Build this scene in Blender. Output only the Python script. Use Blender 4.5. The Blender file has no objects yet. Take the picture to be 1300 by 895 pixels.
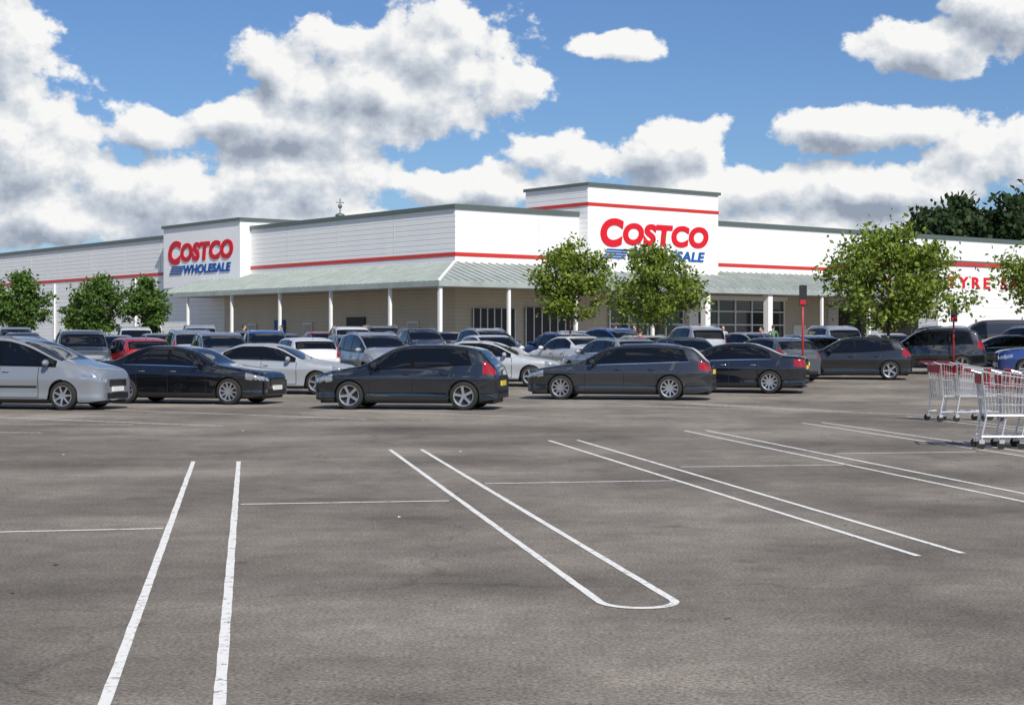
import bpy, bmesh, math, random
import numpy as np
from mathutils import Vector, Matrix
random.seed(7); rng=np.random.default_rng(7)
S=bpy.context.scene; COL=S.collection
S.view_settings.view_transform='Standard'
try: S.view_settings.look='None'
except: pass
S.view_settings.exposure=0

# ------------------------------------------------------------ materials
def nmat(name,base=(.5,.5,.5),rough=.6,metal=0,coat=0,spec=.5,trans=0):
    m=bpy.data.materials.new(name); m.use_nodes=True
    b=m.node_tree.nodes['Principled BSDF']
    b.inputs['Base Color'].default_value=(*base,1); b.inputs['Roughness'].default_value=rough
    b.inputs['Metallic'].default_value=metal; b.inputs['Coat Weight'].default_value=coat
    b.inputs['Coat Roughness'].default_value=.015
    b.inputs['Specular IOR Level'].default_value=spec
    return m
def N(m,t,**k):
    n=m.node_tree.nodes.new(t)
    for a,v in k.items(): setattr(n,a,v)
    return n
def L(m,a,b): m.node_tree.links.new(a,b)
def noisy(m,scale,amount,base,coord='Object',detail=6,bump=0,bscale=None,stretch=None):
    b=m.node_tree.nodes['Principled BSDF']
    tc=N(m,'ShaderNodeTexCoord'); out=tc.outputs[coord]
    if stretch:
        mp=N(m,'ShaderNodeMapping'); mp.inputs['Scale'].default_value=stretch; L(m,out,mp.inputs[0]); out=mp.outputs[0]
    nz=N(m,'ShaderNodeTexNoise'); nz.inputs['Scale'].default_value=scale; nz.inputs['Detail'].default_value=detail
    L(m,out,nz.inputs['Vector'])
    cr=N(m,'ShaderNodeValToRGB'); e=cr.color_ramp.elements
    e[0].position=.3; e[1].position=.7
    e[0].color=(*[c*(1-amount) for c in base],1); e[1].color=(*[min(1,c*(1+amount)) for c in base],1)
    L(m,nz.outputs[0],cr.inputs[0]); L(m,cr.outputs[0],b.inputs['Base Color'])
    if bump:
        bp=N(m,'ShaderNodeBump'); bp.inputs['Strength'].default_value=bump; bp.inputs['Distance'].default_value=.02
        n2=N(m,'ShaderNodeTexNoise'); n2.inputs['Scale'].default_value=bscale or scale*8; L(m,out,n2.inputs['Vector'])
        L(m,n2.outputs[0],bp.inputs['Height']); L(m,bp.outputs[0],b.inputs['Normal'])
    return m
def clad_mat(name,base,period=.3,depth=.5,dirt=.08):
    m=nmat(name,base,.45)
    b=m.node_tree.nodes['Principled BSDF']
    tc=N(m,'ShaderNodeTexCoord'); sp=N(m,'ShaderNodeSeparateXYZ'); L(m,tc.outputs['Object'],sp.inputs[0])
    a=N(m,'ShaderNodeMath',operation='DIVIDE'); L(m,sp.outputs[2],a.inputs[0]); a.inputs[1].default_value=period
    f=N(m,'ShaderNodeMath',operation='FRACT'); L(m,a.outputs[0],f.inputs[0])
    cr=N(m,'ShaderNodeValToRGB'); el=cr.color_ramp.elements
    el[0].position=0; el[0].color=(.1,.1,.1,1); el[1].position=.12; el[1].color=(1,1,1,1)
    e=el.new(.85); e.color=(.8,.8,.8,1); e=el.new(1.0); e.color=(.1,.1,.1,1)
    L(m,f.outputs[0],cr.inputs[0])
    bp=N(m,'ShaderNodeBump'); bp.inputs['Strength'].default_value=depth; bp.inputs['Distance'].default_value=.03
    L(m,cr.outputs[0],bp.inputs['Height']); L(m,bp.outputs[0],b.inputs['Normal'])
    nz=N(m,'ShaderNodeTexNoise'); nz.inputs['Scale'].default_value=.5; nz.inputs['Detail'].default_value=6
    mp=N(m,'ShaderNodeMapping'); mp.inputs['Scale'].default_value=(1.5,1.5,.25); L(m,tc.outputs['Object'],mp.inputs[0]); L(m,mp.outputs[0],nz.inputs['Vector'])
    mx=N(m,'ShaderNodeMix',data_type='RGBA'); mx.inputs[6].default_value=(*[c*(1-dirt*2.2) for c in base],1); mx.inputs[7].default_value=(*base,1)
    L(m,nz.outputs[0],mx.inputs[0])
    m2=N(m,'ShaderNodeMix',data_type='RGBA',blend_type='MULTIPLY'); m2.inputs[0].default_value=.18
    L(m,mx.outputs[2],m2.inputs[6]); L(m,cr.outputs[0],m2.inputs[7]); L(m,m2.outputs[2],b.inputs['Base Color'])
    return m

M={}
M['clad']=clad_mat('white_cladding',(.86,.86,.85),.3,.4,.05)
M['panel']=noisy(nmat('white_panel',rough=.4),.6,.03,(.87,.87,.865))
M['beige']=clad_mat('beige_block',(.66,.58,.45),.22,.3,.12)
M['flash']=nmat('grey_green_flashing',(.12,.15,.14),.4,.3)
M['redstripe']=nmat('red_trim',(.52,.03,.025),.4)
M['signred']=nmat('sign_red',(.60,.010,.022),.5,spec=.3)
M['signblue']=nmat('sign_blue',(.010,.085,.33),.5,spec=.3)
M['roof']=noisy(nmat('ribbed_metal_roof',rough=.4,metal=.1),1.2,.14,(.34,.38,.36))
M['white']=noisy(nmat('white_painted_steel',rough=.4),3,.05,(.80,.80,.78))
M['soffit']=nmat('soffit',(.5,.5,.47),.6)
M['dglass']=nmat('window_glass',(.03,.04,.045),.05,0,0,.8)
M['darkgap']=nmat('dark_opening',(.03,.03,.035),.6)
M['flatroof']=noisy(nmat('roof_membrane',rough=.8),.3,.15,(.28,.28,.28))
M['bark']=noisy(nmat('bark',rough=.9),12,.35,(.11,.085,.06),bump=.6)
M['black']=nmat('black_plastic',(.010,.010,.011),.5)
M['gloss']=nmat('gloss_black_trim',(.005,.005,.006),.25,spec=.2)
M['cglass']=nmat('car_glass',(.004,.005,.007),.01,0,0,.5)
M['tyre']=nmat('tyre_rubber',(.016,.016,.016),.85)
M['alloy']=nmat('alloy',(.60,.61,.63),.28,.9)
M['chrome']=nmat('chrome',(.75,.76,.78),.12,1)
M['lamp']=nmat('headlamp_glass',(.50,.53,.56),.08,.75,1)
M['tail']=nmat('tail_lamp',(.28,.006,.008),.1,0,1)
M['platew']=nmat('white_plate',(.75,.75,.72),.4)
M['platey']=nmat('yellow_plate',(.75,.55,.05),.4)
M['wire']=nmat('zinc_wire',(.66,.67,.69),.3,.6)
M['plred']=nmat('red_plastic',(.42,.010,.025),.4)
M['polered']=nmat('red_pole_paint',(.38,.02,.02),.4)
M['skin']=nmat('skin',(.55,.33,.24),.6)
M['hair']=nmat('hair',(.05,.03,.02),.8)
for k,c in dict(cl1=(.04,.06,.15),cl2=(.45,.45,.45),cl3=(.35,.04,.04),cl4=(.03,.03,.03),cl5=(.1,.2,.12)).items():
    M[k]=nmat('cloth_'+k,c,.85)
m=nmat('car_paint',rough=.42,metal=.3,coat=1,spec=.2); M['paint']=m
m.node_tree.nodes['Principled BSDF'].inputs['Coat IOR'].default_value=1.85
oi=N(m,'ShaderNodeObjectInfo'); L(m,oi.outputs['Color'],m.node_tree.nodes['Principled BSDF'].inputs['Base Color'])
def asphalt():
    m=nmat('asphalt',rough=.9,spec=.25); b=m.node_tree.nodes['Principled BSDF']
    tc=N(m,'ShaderNodeTexCoord')
    def nz(s,d,r=.5,st=None,rot=10):
        n=N(m,'ShaderNodeTexNoise'); n.inputs['Scale'].default_value=s; n.inputs['Detail'].default_value=d; n.inputs['Roughness'].default_value=r
        o=tc.outputs['Object']
        if st:
            mp=N(m,'ShaderNodeMapping'); mp.inputs['Scale'].default_value=st; mp.inputs['Rotation'].default_value=(0,0,math.radians(rot)); L(m,o,mp.inputs[0]); o=mp.outputs[0]
        L(m,o,n.inputs['Vector']); return n.outputs[0]
    def ramp(o,p0,c0,p1,c1):
        r=N(m,'ShaderNodeValToRGB'); r.color_ramp.elements[0].position=p0; r.color_ramp.elements[0].color=(*c0,1)
        r.color_ramp.elements[1].position=p1; r.color_ramp.elements[1].color=(*c1,1); L(m,o,r.inputs[0]); return r.outputs[0]
    def mul(a,c,f=1):
        x=N(m,'ShaderNodeMix',data_type='RGBA',blend_type='MULTIPLY'); x.inputs[0].default_value=f
        L(m,a,x.inputs[6]); L(m,c,x.inputs[7]); return x.outputs[2]
    base=ramp(nz(.20,6,.6),.38,(.165,.148,.131),.62,(.28,.254,.228))
    st=ramp(nz(.5,6,.65,(1,.6,1)),.38,(.74,.74,.74),.54,(1,1,1))
    tr=ramp(nz(.5,5,.6,(.3,1,1),-20),.40,(.86,.86,.86),.60,(1.08,1.08,1.07))
    fine=ramp(nz(42,3,.78),.30,(.25,.25,.25),.64,(1.42,1.38,1.31))
    mid=ramp(nz(3.5,7,.8),.36,(.82,.82,.82),.64,(1.10,1.10,1.10))
    vo=N(m,'ShaderNodeTexVoronoi'); vo.inputs['Scale'].default_value=.8; L(m,tc.outputs['Object'],vo.inputs['Vector'])
    spot=ramp(vo.outputs['Distance'],.03,(.5,.5,.5),.10,(1,1,1))
    va=N(m,'ShaderNodeVectorMath',operation='ADD'); nn=N(m,'ShaderNodeTexNoise'); nn.inputs['Scale'].default_value=1.3; nn.inputs['Detail'].default_value=4
    L(m,tc.outputs['Object'],nn.inputs['Vector']); L(m,tc.outputs['Object'],va.inputs[0]); L(m,nn.outputs['Color'],va.inputs[1])
    ve=N(m,'ShaderNodeTexVoronoi',feature='DISTANCE_TO_EDGE'); ve.inputs['Scale'].default_value=.16; L(m,va.outputs[0],ve.inputs['Vector'])
    crk=ramp(ve.outputs['Distance'],.0015,(.5,.5,.5),.005,(1,1,1))
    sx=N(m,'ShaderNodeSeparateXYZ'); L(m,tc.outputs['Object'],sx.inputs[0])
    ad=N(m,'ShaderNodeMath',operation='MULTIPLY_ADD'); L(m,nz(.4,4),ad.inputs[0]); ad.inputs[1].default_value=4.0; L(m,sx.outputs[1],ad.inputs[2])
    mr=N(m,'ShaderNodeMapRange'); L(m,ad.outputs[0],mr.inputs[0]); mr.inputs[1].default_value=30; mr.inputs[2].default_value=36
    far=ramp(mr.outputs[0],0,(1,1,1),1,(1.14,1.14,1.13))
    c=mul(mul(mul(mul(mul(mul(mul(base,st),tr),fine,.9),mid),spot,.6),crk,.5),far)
    L(m,c,b.inputs['Base Color'])
    bp=N(m,'ShaderNodeBump'); bp.inputs['Strength'].default_value=.6; bp.inputs['Distance'].default_value=.008
    L(m,nz(50,3,.7),bp.inputs['Height']); L(m,bp.outputs[0],b.inputs['Normal'])
    return m
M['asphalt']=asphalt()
def paintline(name,col,lo,hi):
    m=nmat(name,col,.7); nt=m.node_tree; b=nt.nodes['Principled BSDF']; out=nt.nodes['Material Output']
    tc=N(m,'ShaderNodeTexCoord'); n=N(m,'ShaderNodeTexNoise'); n.inputs['Scale'].default_value=11; n.inputs['Detail'].default_value=8; n.inputs['Roughness'].default_value=.85
    L(m,tc.outputs['Object'],n.inputs['Vector'])
    r=N(m,'ShaderNodeValToRGB'); r.color_ramp.elements[0].position=lo; r.color_ramp.elements[1].position=hi
    L(m,n.outputs[0],r.inputs[0])
    t=N(m,'ShaderNodeBsdfTransparent'); mx=N(m,'ShaderNodeMixShader')
    L(m,r.outputs[0],mx.inputs[0]); L(m,t.outputs[0],mx.inputs[1]); L(m,b.outputs[0],mx.inputs[2]); L(m,mx.outputs[0],out.inputs[0])
    return m
M['line']=paintline('worn_white_paint',(.74,.73,.70),.37,.46)
M['line2']=paintline('faded_white_paint',(.66,.65,.62),.38,.52)
M['patch']=paintline('pale_repair',(.42,.39,.35),.36,.56)
def leafmat(name,c1,c2):
    m=bpy.data.materials.new(name); m.use_nodes=True; nt=m.node_tree; b=nt.nodes['Principled BSDF']; out=nt.nodes['Material Output']
    g=N(m,'ShaderNodeNewGeometry'); r=N(m,'ShaderNodeValToRGB')
    r.color_ramp.elements[0].color=(*c1,1); r.color_ramp.elements[1].color=(*c2,1)
    L(m,g.outputs['Random Per Island'],r.inputs[0]); L(m,r.outputs[0],b.inputs['Base Color']); b.inputs['Roughness'].default_value=.55
    b.inputs['Specular IOR Level'].default_value=.3
    t=N(m,'ShaderNodeBsdfTranslucent'); L(m,r.outputs[0],t.inputs[0]); mx=N(m,'ShaderNodeMixShader'); mx.inputs[0].default_value=.35
    L(m,b.outputs[0],mx.inputs[1]); L(m,t.outputs[0],mx.inputs[2]); L(m,mx.outputs[0],out.inputs[0]); return m
M['leafY']=leafmat('leaves_light',(.08,.13,.018),(.27,.35,.05))
M['leafG']=leafmat('leaves_green',(.04,.085,.016),(.13,.23,.04))
M['leafD']=leafmat('leaves_dark',(.022,.042,.016),(.06,.10,.035))

# ------------------------------------------------------------ helpers
def mesh_obj(name,verts,faces,mats,fm=None,parent=None,smooth=False):
    me=bpy.data.meshes.new(name); me.from_pydata([tuple(v) for v in verts],[],faces)
    for x in (mats if isinstance(mats,list) else [mats]): me.materials.append(x)
    if fm is not None: me.polygons.foreach_set('material_index',fm)
    if smooth: me.polygons.foreach_set('use_smooth',[True]*len(me.polygons))
    me.update(); o=bpy.data.objects.new(name,me); COL.objects.link(o)
    if parent: o.parent=parent
    return o
def empty(name,loc=(0,0,0),rz=0):
    e=bpy.data.objects.new(name,None); e.location=loc; e.rotation_euler=(0,0,rz); e.empty_display_size=.3; COL.objects.link(e); return e
BF=[(0,3,2,1),(4,5,6,7),(0,1,5,4),(1,2,6,5),(2,3,7,6),(3,0,4,7)]
def boxv(x0,x1,y0,y1,z0,z1): return [(x0,y0,z0),(x1,y0,z0),(x1,y1,z0),(x0,y1,z0),(x0,y0,z1),(x1,y0,z1),(x1,y1,z1),(x0,y1,z1)]
def bx(name,x0,x1,y0,y1,z0,z1,mat,parent=None):
    return mesh_obj(name,boxv(x0,x1,y0,y1,z0,z1),BF,mat,None,parent)
class Acc:
    def __init__(s): s.v=[];s.f=[];s.m=[];s.mats=[];s.sm=[]
    def mi(s,mat):
        if mat not in s.mats: s.mats.append(mat)
        return s.mats.index(mat)
    def add(s,v,f,mat,sm=False):
        o=len(s.v); s.v+= [tuple(p) for p in v]; i=s.mi(mat)
        for q in f: s.f.append(tuple(a+o for a in q)); s.m.append(i); s.sm.append(sm)
    def box(s,x0,x1,y0,y1,z0,z1,mat): s.add(boxv(x0,x1,y0,y1,z0,z1),BF,mat)
    def tube(s,p,q,r,mat,n=5,r2=None):
        p=Vector(p);q=Vector(q);d=q-p
        if d.length<1e-6: return
        d.normalize(); a=d.orthogonal().normalized(); b=d.cross(a); r2=r if r2 is None else r2
        v=[];
        for k in range(n):
            t=2*math.pi*k/n; v.append(p+(a*math.cos(t)+b*math.sin(t))*r)
        for k in range(n):
            t=2*math.pi*k/n; v.append(q+(a*math.cos(t)+b*math.sin(t))*r2)
        f=[(k,(k+1)%n,n+(k+1)%n,n+k) for k in range(n)]+[tuple(range(n-1,-1,-1)),tuple(range(n,2*n))]
        s.add(v,f,mat,n>5)
    def ell(s,c,r,mat,nu=12,nv=8):
        v=[];f=[]
        for j in range(nv+1):
            ph=math.pi*j/nv
            for i in range(nu):
                th=2*math.pi*i/nu
                v.append((c[0]+r[0]*math.sin(ph)*math.cos(th),c[1]+r[1]*math.sin(ph)*math.sin(th),c[2]+r[2]*math.cos(ph)))
        for j in range(nv):
            for i in range(nu):
                f.append((j*nu+i,(j+1)*nu+i,(j+1)*nu+(i+1)%nu,j*nu+(i+1)%nu))
        s.add(v,f,mat,True)
    def mesh(s,name,sharp=None):
        me=bpy.data.meshes.new(name); me.from_pydata(s.v,[],s.f)
        for x in s.mats: me.materials.append(x)
        me.polygons.foreach_set('material_index',s.m); me.polygons.foreach_set('use_smooth',s.sm)
        me.update()
        if sharp:
            try: me.set_sharp_from_angle(angle=math.radians(sharp))
            except Exception as e: print(e)
        return me
    def obj(s,name,parent=None,sharp=None):
        o=bpy.data.objects.new(name,s.mesh(name,sharp)); COL.objects.link(o)
        if parent: o.parent=parent
        return o
def gh(y): return max(0,min(1,(y-44)/36))*.55

# ------------------------------------------------------------ ground
ys=[-300,-80,-20,0,10,20,30,44,80,130,250,600,2500]; xs=[-2500,-400,-60,-20,0,20,60,400,2500]
v=[(x,y,gh(y)) for y in ys for x in xs]; n=len(xs)
f=[(j*n+i,j*n+i+1,(j+1)*n+i+1,(j+1)*n+i) for j in range(len(ys)-1) for i in range(n-1)]
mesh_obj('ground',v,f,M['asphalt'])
A=Acc()
def line(p,q,w=.056,mat='line',z=.004):
    p=Vector((*p,0));q=Vector((*q,0));d=(q-p); ln=d.length; d.normalize(); nn=Vector((-d.y,d.x,0))
    k=max(1,int(ln/.25)); V=[];F=[]
    for i in range(k+1):
        c=p+d*ln*i/k; zz=gh(c.y)+z; a=w/2*random.uniform(.9,1.08); b=w/2*random.uniform(.9,1.08)
        V+=[(c.x-nn.x*a,c.y-nn.y*a,zz),(c.x+nn.x*b,c.y+nn.y*b,zz)]
    for i in range(k): F.append((2*i,2*i+2,2*i+3,2*i+1))
    A.add(V,F,M[mat])
line((-4.15,21.06),(-1.72,6.7)); line((-3.56,21.06),(-1.22,6.7))
line((-1.76,23.3),(.535,9.82)); line((-1.31,23.35),(.985,9.90))
cx,cy=.76,9.86
D=Vector((-.167,.986)); Nn=Vector((.986,.167))
V=[];F=[]
for i in range(25):
    t=math.pi*i/24
    for r in (-.035,.035):
        a=Nn*(-math.cos(t)*(.229+r*.8)) - D*(math.sin(t)*(.26+r)); V.append((cx+a.x,cy+a.y,.0042))
for i in range(24): F.append((2*i,2*i+1,2*i+3,2*i+2))
A.add(V,F,M['line'])
line((.58,25.4),(2.99,11.9)); line((1.03,25.5),(3.36,12.05))
line((3.0,28.1),(5.3,14.2)); line((3.38,28.2),(5.68,14.3))
line((5.5,30.7),(7.8,17.0)); line((5.92,30.9),(8.2,17.2))
line((8.1,33.2),(10.3,20)); line((8.5,33.3),(10.7,20.2))
for p,q in [((-4.9,13.25),(-2.94,13.63)),((-2.62,15.62),(-.62,15.95)),((-.3,17.85),(1.82,18.22)),((2.1,20.15),(4.2,20.5)),((4.5,22.5),(6.55,22.85)),((6.9,25.1),(9.0,25.4))]:
    line(p,q,.06)
line((-13.4,34.7),(-5.3,29.6),.10,'line2'); line((-13,28.1),(-8.0,27.5),.10,'line2'); line((-10.2,37.2),(-2.9,32.1),.10,'line2')
line((-4.5,36.5),(0.5,32.8),.09,'line2'); line((1.2,39.6),(4.4,37.0),.09,'line2')
line((4.2,40.2),(7.2,35.2),.75,'patch'); line((-14,31.2),(-7,29.9),.08,'line2')
line((2.9,38.8),(9,33.6),.10,'line2'); line((9.6,40),(14,36),.1,'line2')
for k in range(8):
    x=-18+k*5; line((x,66),(x-.8,72),.1,'line2')
o=A.obj('parking_bay_markings')
A=Acc()
for k in range(40):
    x=random.uniform(-8,9); y=random.uniform(9,36); s=random.uniform(.010,.03); a=random.random()*3
    A.add([(x-s*math.cos(a),y-s*math.sin(a),.006),(x+s*.5,y-s,.012),(x+s*math.cos(a),y+s,.01),(x-s,y+s*.4,.018)],[(0,1,2,3)],M['soffit'] if k%4==0 else M['bark'])
A.obj('scattered_litter')

# ------------------------------------------------------------ building
ang=math.atan2(.625,.78)
B=empty('warehouse_store',(-3.16,90,.0),ang)
H=8.96
bx('upper_walls',0,82,0,92,5.0,H,M['clad'],B)
bx('lower_walls',.02,81.98,.02,26.4,0,5.0,M['beige'],B)
bx('left_wing_wall',.01,81,26.4,91.98,0,5.0,M['clad'],B)
A=Acc()
A.box(-.1,.25,-.1,92.1,H-.12,H+.14,M['flash']); A.box(.25,82.1,-.1,.25,H-.12,H+.14,M['flash'])
A.box(81.8,82.1,.25,92.1,H-.12,H+.14,M['flash']); A.box(.25,81.8,91.8,92.1,H-.12,H+.14,M['flash'])
A.obj('parapet_flashing',B)
bx('roof_deck',.3,81.7,.3,91.7,H,H+.05,M['flatroof'],B)
A=Acc()
A.box(-.03,0,-.03,92,6.2,6.42,M['redstripe']); A.box(0,82,-.03,0,6.2,6.42,M['redstripe'])
A.obj('red_stripe',B)
A=Acc()
for y in np.arange(6,92,6.0):
    if not 22<y<34.5: A.box(-.012,0,y-.012,y+.012,6.42,H-.12,M['soffit'])
for x in np.arange(6,31,6.0):
    if not 9<x<20.2: A.box(x-.012,x+.012,-.012,0,6.42,H-.12,M['soffit'])
for y in (40,55,70): A.box(-.12,-.01,y-.06,y+.06,0,6.1,M['white'])
A.obj('panel_joints',B)
bx('entrance_tower',9.13,20.0,-.85,4.95,5.2,10.62,M['panel'],B)
bx('tower_side_cladding',9.10,9.13,-.82,4.95,5.2,10.60,M['clad'],B)
A=Acc(); A.box(9.0,20.13,-.98,5.08,10.60,10.78,M['flash'])
A.box(9.07,20.03,-.88,-.85,9.42,9.62,M['redstripe']); A.box(9.07,9.10,-.85,4.95,9.42,9.62,M['redstripe'])
A.obj('tower_trim',B)
bx('sign_tower',-.8,8,22.8,33.9,5.2,9.45,M['panel'],B)
A=Acc(); A.box(-.92,8.1,22.68,34.02,9.44,9.64,M['flash']); A.obj('sign_tower_trim',B)
E=4.0; ez=4.62; tz=5.85; yend=28.4; xend=31.45
A=Acc()
def slope(p0,p1,q0,q1,mat,th=.05):
    a=[Vector(p) for p in (p0,p1,q1,q0)]; b=[p-Vector((0,0,th)) for p in a]
    A.add(a+b,[(0,1,2,3),(7,6,5,4),(0,4,5,1),(1,5,6,2),(2,6,7,3),(3,7,4,0)],mat)
slope((-E,-E,ez),(-E,yend,ez),(-.01,-.01,tz),(-.01,yend,tz),M['roof'])
slope((xend,-E,ez),(-E,-E,ez),(xend,-.01,tz),(-.01,-.01,tz),M['roof'])
sl=(tz-ez)/E
def rib(p,q,mat=M['roof'],w=.035,h=.07):
    p=Vector(p);q=Vector(q);d=(q-p).normalized(); s=Vector((0,0,1)).cross(d).normalized()*w; u=Vector((0,0,h))
    v=[p-s,p+s,q+s,q-s,p-s+u,p+s+u,q+s+u,q-s+u]; A.add(v,BF,mat)
k=-E+.3
while k<yend:
    top=-.02 if k>0 else k; rib((-E,k,ez),(top,k,ez+(top+E)*sl)); k+=.55
k=-E+.3
while k<xend:
    top=-.02 if k>0 else k; rib((k,-E,ez),(k,top,ez+(top+E)*sl)); k+=.55
rib((-E,-E,ez+.01),(0,0,tz+.01),M['white'],.08,.09)
A.obj('canopy_roof',B)
A=Acc()
A.box(-E-.12,-E-.0,-E-.12,yend,ez-.28,ez+.02,M['roof']); A.box(-E,xend,-E-.12,-E,ez-.28,ez+.02,M['roof'])
A.obj('canopy_gutter',B)
bx('canopy_soffit',-E+.02,-.02,-E+.02,yend-.02,ez-.22,ez-.18,M['soffit'],B)
bx('canopy_soffit_front',-.02,xend-.02,-E+.02,-.02,ez-.22,ez-.18,M['soffit'],B)
A=Acc()
for y in (.7,6.7,12.4,18.3,24.2,28.2): A.box(-E+.02,-E+.17,y-.08,y+.08,0,ez-.22,M['white'])
A.box(-E+.02,-E+.2,-E+.02,-E+.2,0,ez-.22,M['white'])
for x in (.7,5.5,11.4,26.3,31): A.box(x-.08,x+.08,-E+.02,-E+.17,0,ez-.22,M['white'])
for x in (15.9,21.4): A.box(x-.20,x+.20,-E+.02,-E+.42,0,ez-.22,M['white'])
A.obj('canopy_posts',B)
A=Acc()
A.box(11.5,27,-.06,.0,0.4,4.1,M['dglass'])
x=11.5
while x<=27.01: A.box(x-.05,x+.05,-.14,-.06,.4,4.1,M['white']); x+=1.55
for z in (2.45,3.3,4.05): A.box(11.5,27,-.12,-.07,z,z+.08,M['white'])
A.box(17.8,18.6,-.5,-.14,0,4.35,M['white']); A.box(11.2,27.3,-.16,-.02,4.1,4.35,M['white'])
A.obj('entrance_glazing',B)
A=Acc()
A.box(1.2,4.2,-.08,0,1.0,3.3,M['darkgap']); A.box(5,8.6,-.08,0,.4,3.4,M['darkgap'])
for x in np.arange(1.2,4.3,.5): A.box(x-.03,x+.03,-.12,-.08,1.0,3.3,M['white'])
for x in np.arange(5,8.7,.6): A.box(x-.03,x+.03,-.12,-.08,.4,3.4,M['white'])
A.box(28,29.2,-.07,0,.4,2.5,M['white']); 
A.obj('front_openings',B)
A=Acc()
for y in (3.5,15,22): 
    A.box(-.07,0,y,y+1.1,.4,2.6,M['white']); A.box(-.10,-.07,y+.1,y+1.0,.5,2.5,M['soffit'])
A.box(-.08,0,9,11,1.6,2.9,M['darkgap']); A.box(-.08,0,18.3,19.6,1.5,2.8,M['signblue'])
A.obj('side_doors',B)
bx('tyre_workshop',31.5,70,-9,-.02,0,6.32,M['clad'],B)
A=Acc(); A.box(31.4,70.1,-9.1,0,6.30,6.5,M['redstripe']); A.box(31.45,70.05,-9.05,0,6.5,6.62,M['flash'])
A.box(31.42,31.5,-3.3,-1.0,.4,3.6,M['darkgap']); A.box(31.42,31.5,-7.5,-4.5,.4,3.6,M['darkgap'])
A.box(44,47.5,-9.08,-9,.4,3.8,M['darkgap']); A.box(50,53.5,-9.08,-9,.4,3.8,M['darkgap'])
A.obj('workshop_trim',B)
A=Acc(); vx,vy=3,16.5
A.tube((vx,vy,H),(vx,vy,H+.55),.18,M['flash'],10); A.ell((vx,vy,H+.6),(.32,.32,.16),M['flash'])
A.tube((vx,vy,H+.6),(vx,vy,H+1.7),.035,M['flash'],6); A.ell((vx,vy,H+1.2),(.14,.14,.14),M['flash'])
A.tube((vx-.3,vy,H+1.45),(vx+.3,vy,H+1.45),.025,M['flash'],6)
A.obj('roof_vent',B)

def text(body,x0,x1,z0,z1,plane,face,mat,name,bold=.03,shear=0.0,parent=B,space=1.0):
    cu=bpy.data.curves.new(name,'FONT'); cu.body=body; cu.size=1; cu.shear=shear; cu.offset=bold; cu.extrude=.0; cu.resolution_u=6; cu.space_character=space
    t=bpy.data.objects.new(name,cu); COL.objects.link(t)
    dg=bpy.context.evaluated_depsgraph_get(); me=bpy.data.meshes.new_from_object(t.evaluated_get(dg))
    bpy.data.objects.remove(t)
    co=np.empty(len(me.vertices)*3); me.vertices.foreach_get('co',co); co=co.reshape(-1,3)
    mn=co.min(0);mxx=co.max(0)
    u=(co[:,0]-mn[0])/(mxx[0]-mn[0]); w=(co[:,1]-mn[1])/(mxx[1]-mn[1])
    new=np.zeros_like(co)
    if face=='front': new[:,0]=x0+u*(x1-x0); new[:,1]=plane; new[:,2]=z0+w*(z1-z0)
    else: new[:,1]=x0+u*(x1-x0); new[:,0]=plane; new[:,2]=z0+w*(z1-z0)
    me.vertices.foreach_set('co',new.ravel()); me.materials.clear(); me.materials.append(mat); me.update()
    bm=bmesh.new(); bm.from_mesh(me)
    r=bmesh.ops.extrude_face_region(bm,geom=bm.faces[:]); vs=[g for g in r['geom'] if isinstance(g,bmesh.types.BMVert)]
    bmesh.ops.translate(bm,verts=vs,vec=(0,-.05,0) if face=='front' else (-.05,0,0))
    bmesh.ops.recalc_face_normals(bm,faces=bm.faces[:])
    for fc in bm.faces: fc.smooth=False
    bm.to_mesh(me); bm.free()
    for p in me.polygons: p.material_index=0; p.use_smooth=False
    o=bpy.data.objects.new(name,me); COL.objects.link(o); o.parent=parent; return o
def logo(face,pl,x0,x1,zc,zh,nm):
    w=x1-x0
    text('C',x0,x0+w*.205,zc-.16,zc+zh+.22,pl,face,M['signred'],nm+'_initial',.052,.12)
    text('OSTCO',x0+w*.20,x1,zc,zc+zh,pl,face,M['signred'],nm+'_name',.052,.12,space=1.06)
    text('WHOLESALE',x0+w*.25,x0+w*.965,zc-.86,zc-.24,pl,face,M['signblue'],nm+'_subtitle',.032,.18,space=1.05)
    A=Acc()
    for k in range(4):
        z=zc-.84+k*.16; a=x0+w*(.02+.012*k); b=x0+w*(.215+.012*k)
        if face=='front': A.box(a,b,pl-.05,pl,z,z+.085,M['signblue'])
        else: A.box(pl-.05,pl,min(a,b),max(a,b),z,z+.085,M['signblue'])
    A.obj(nm+'_bars',B)
logo('front',-.853,10.05,19.1,7.22,1.33,'front_sign')
logo('left',-.803,33.1,23.7,6.98,1.3,'side_sign')
text('TYRE SALES',32.4,43.5,4.85,5.6,-9.003,'front',M['signred'],'workshop_sign',.03,0,space=1.5)
text('TYRE SALES',-1.0,-8.3,4.85,5.6,31.497,'left',M['signred'],'workshop_side_sign',.03,0,space=1.5)

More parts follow.
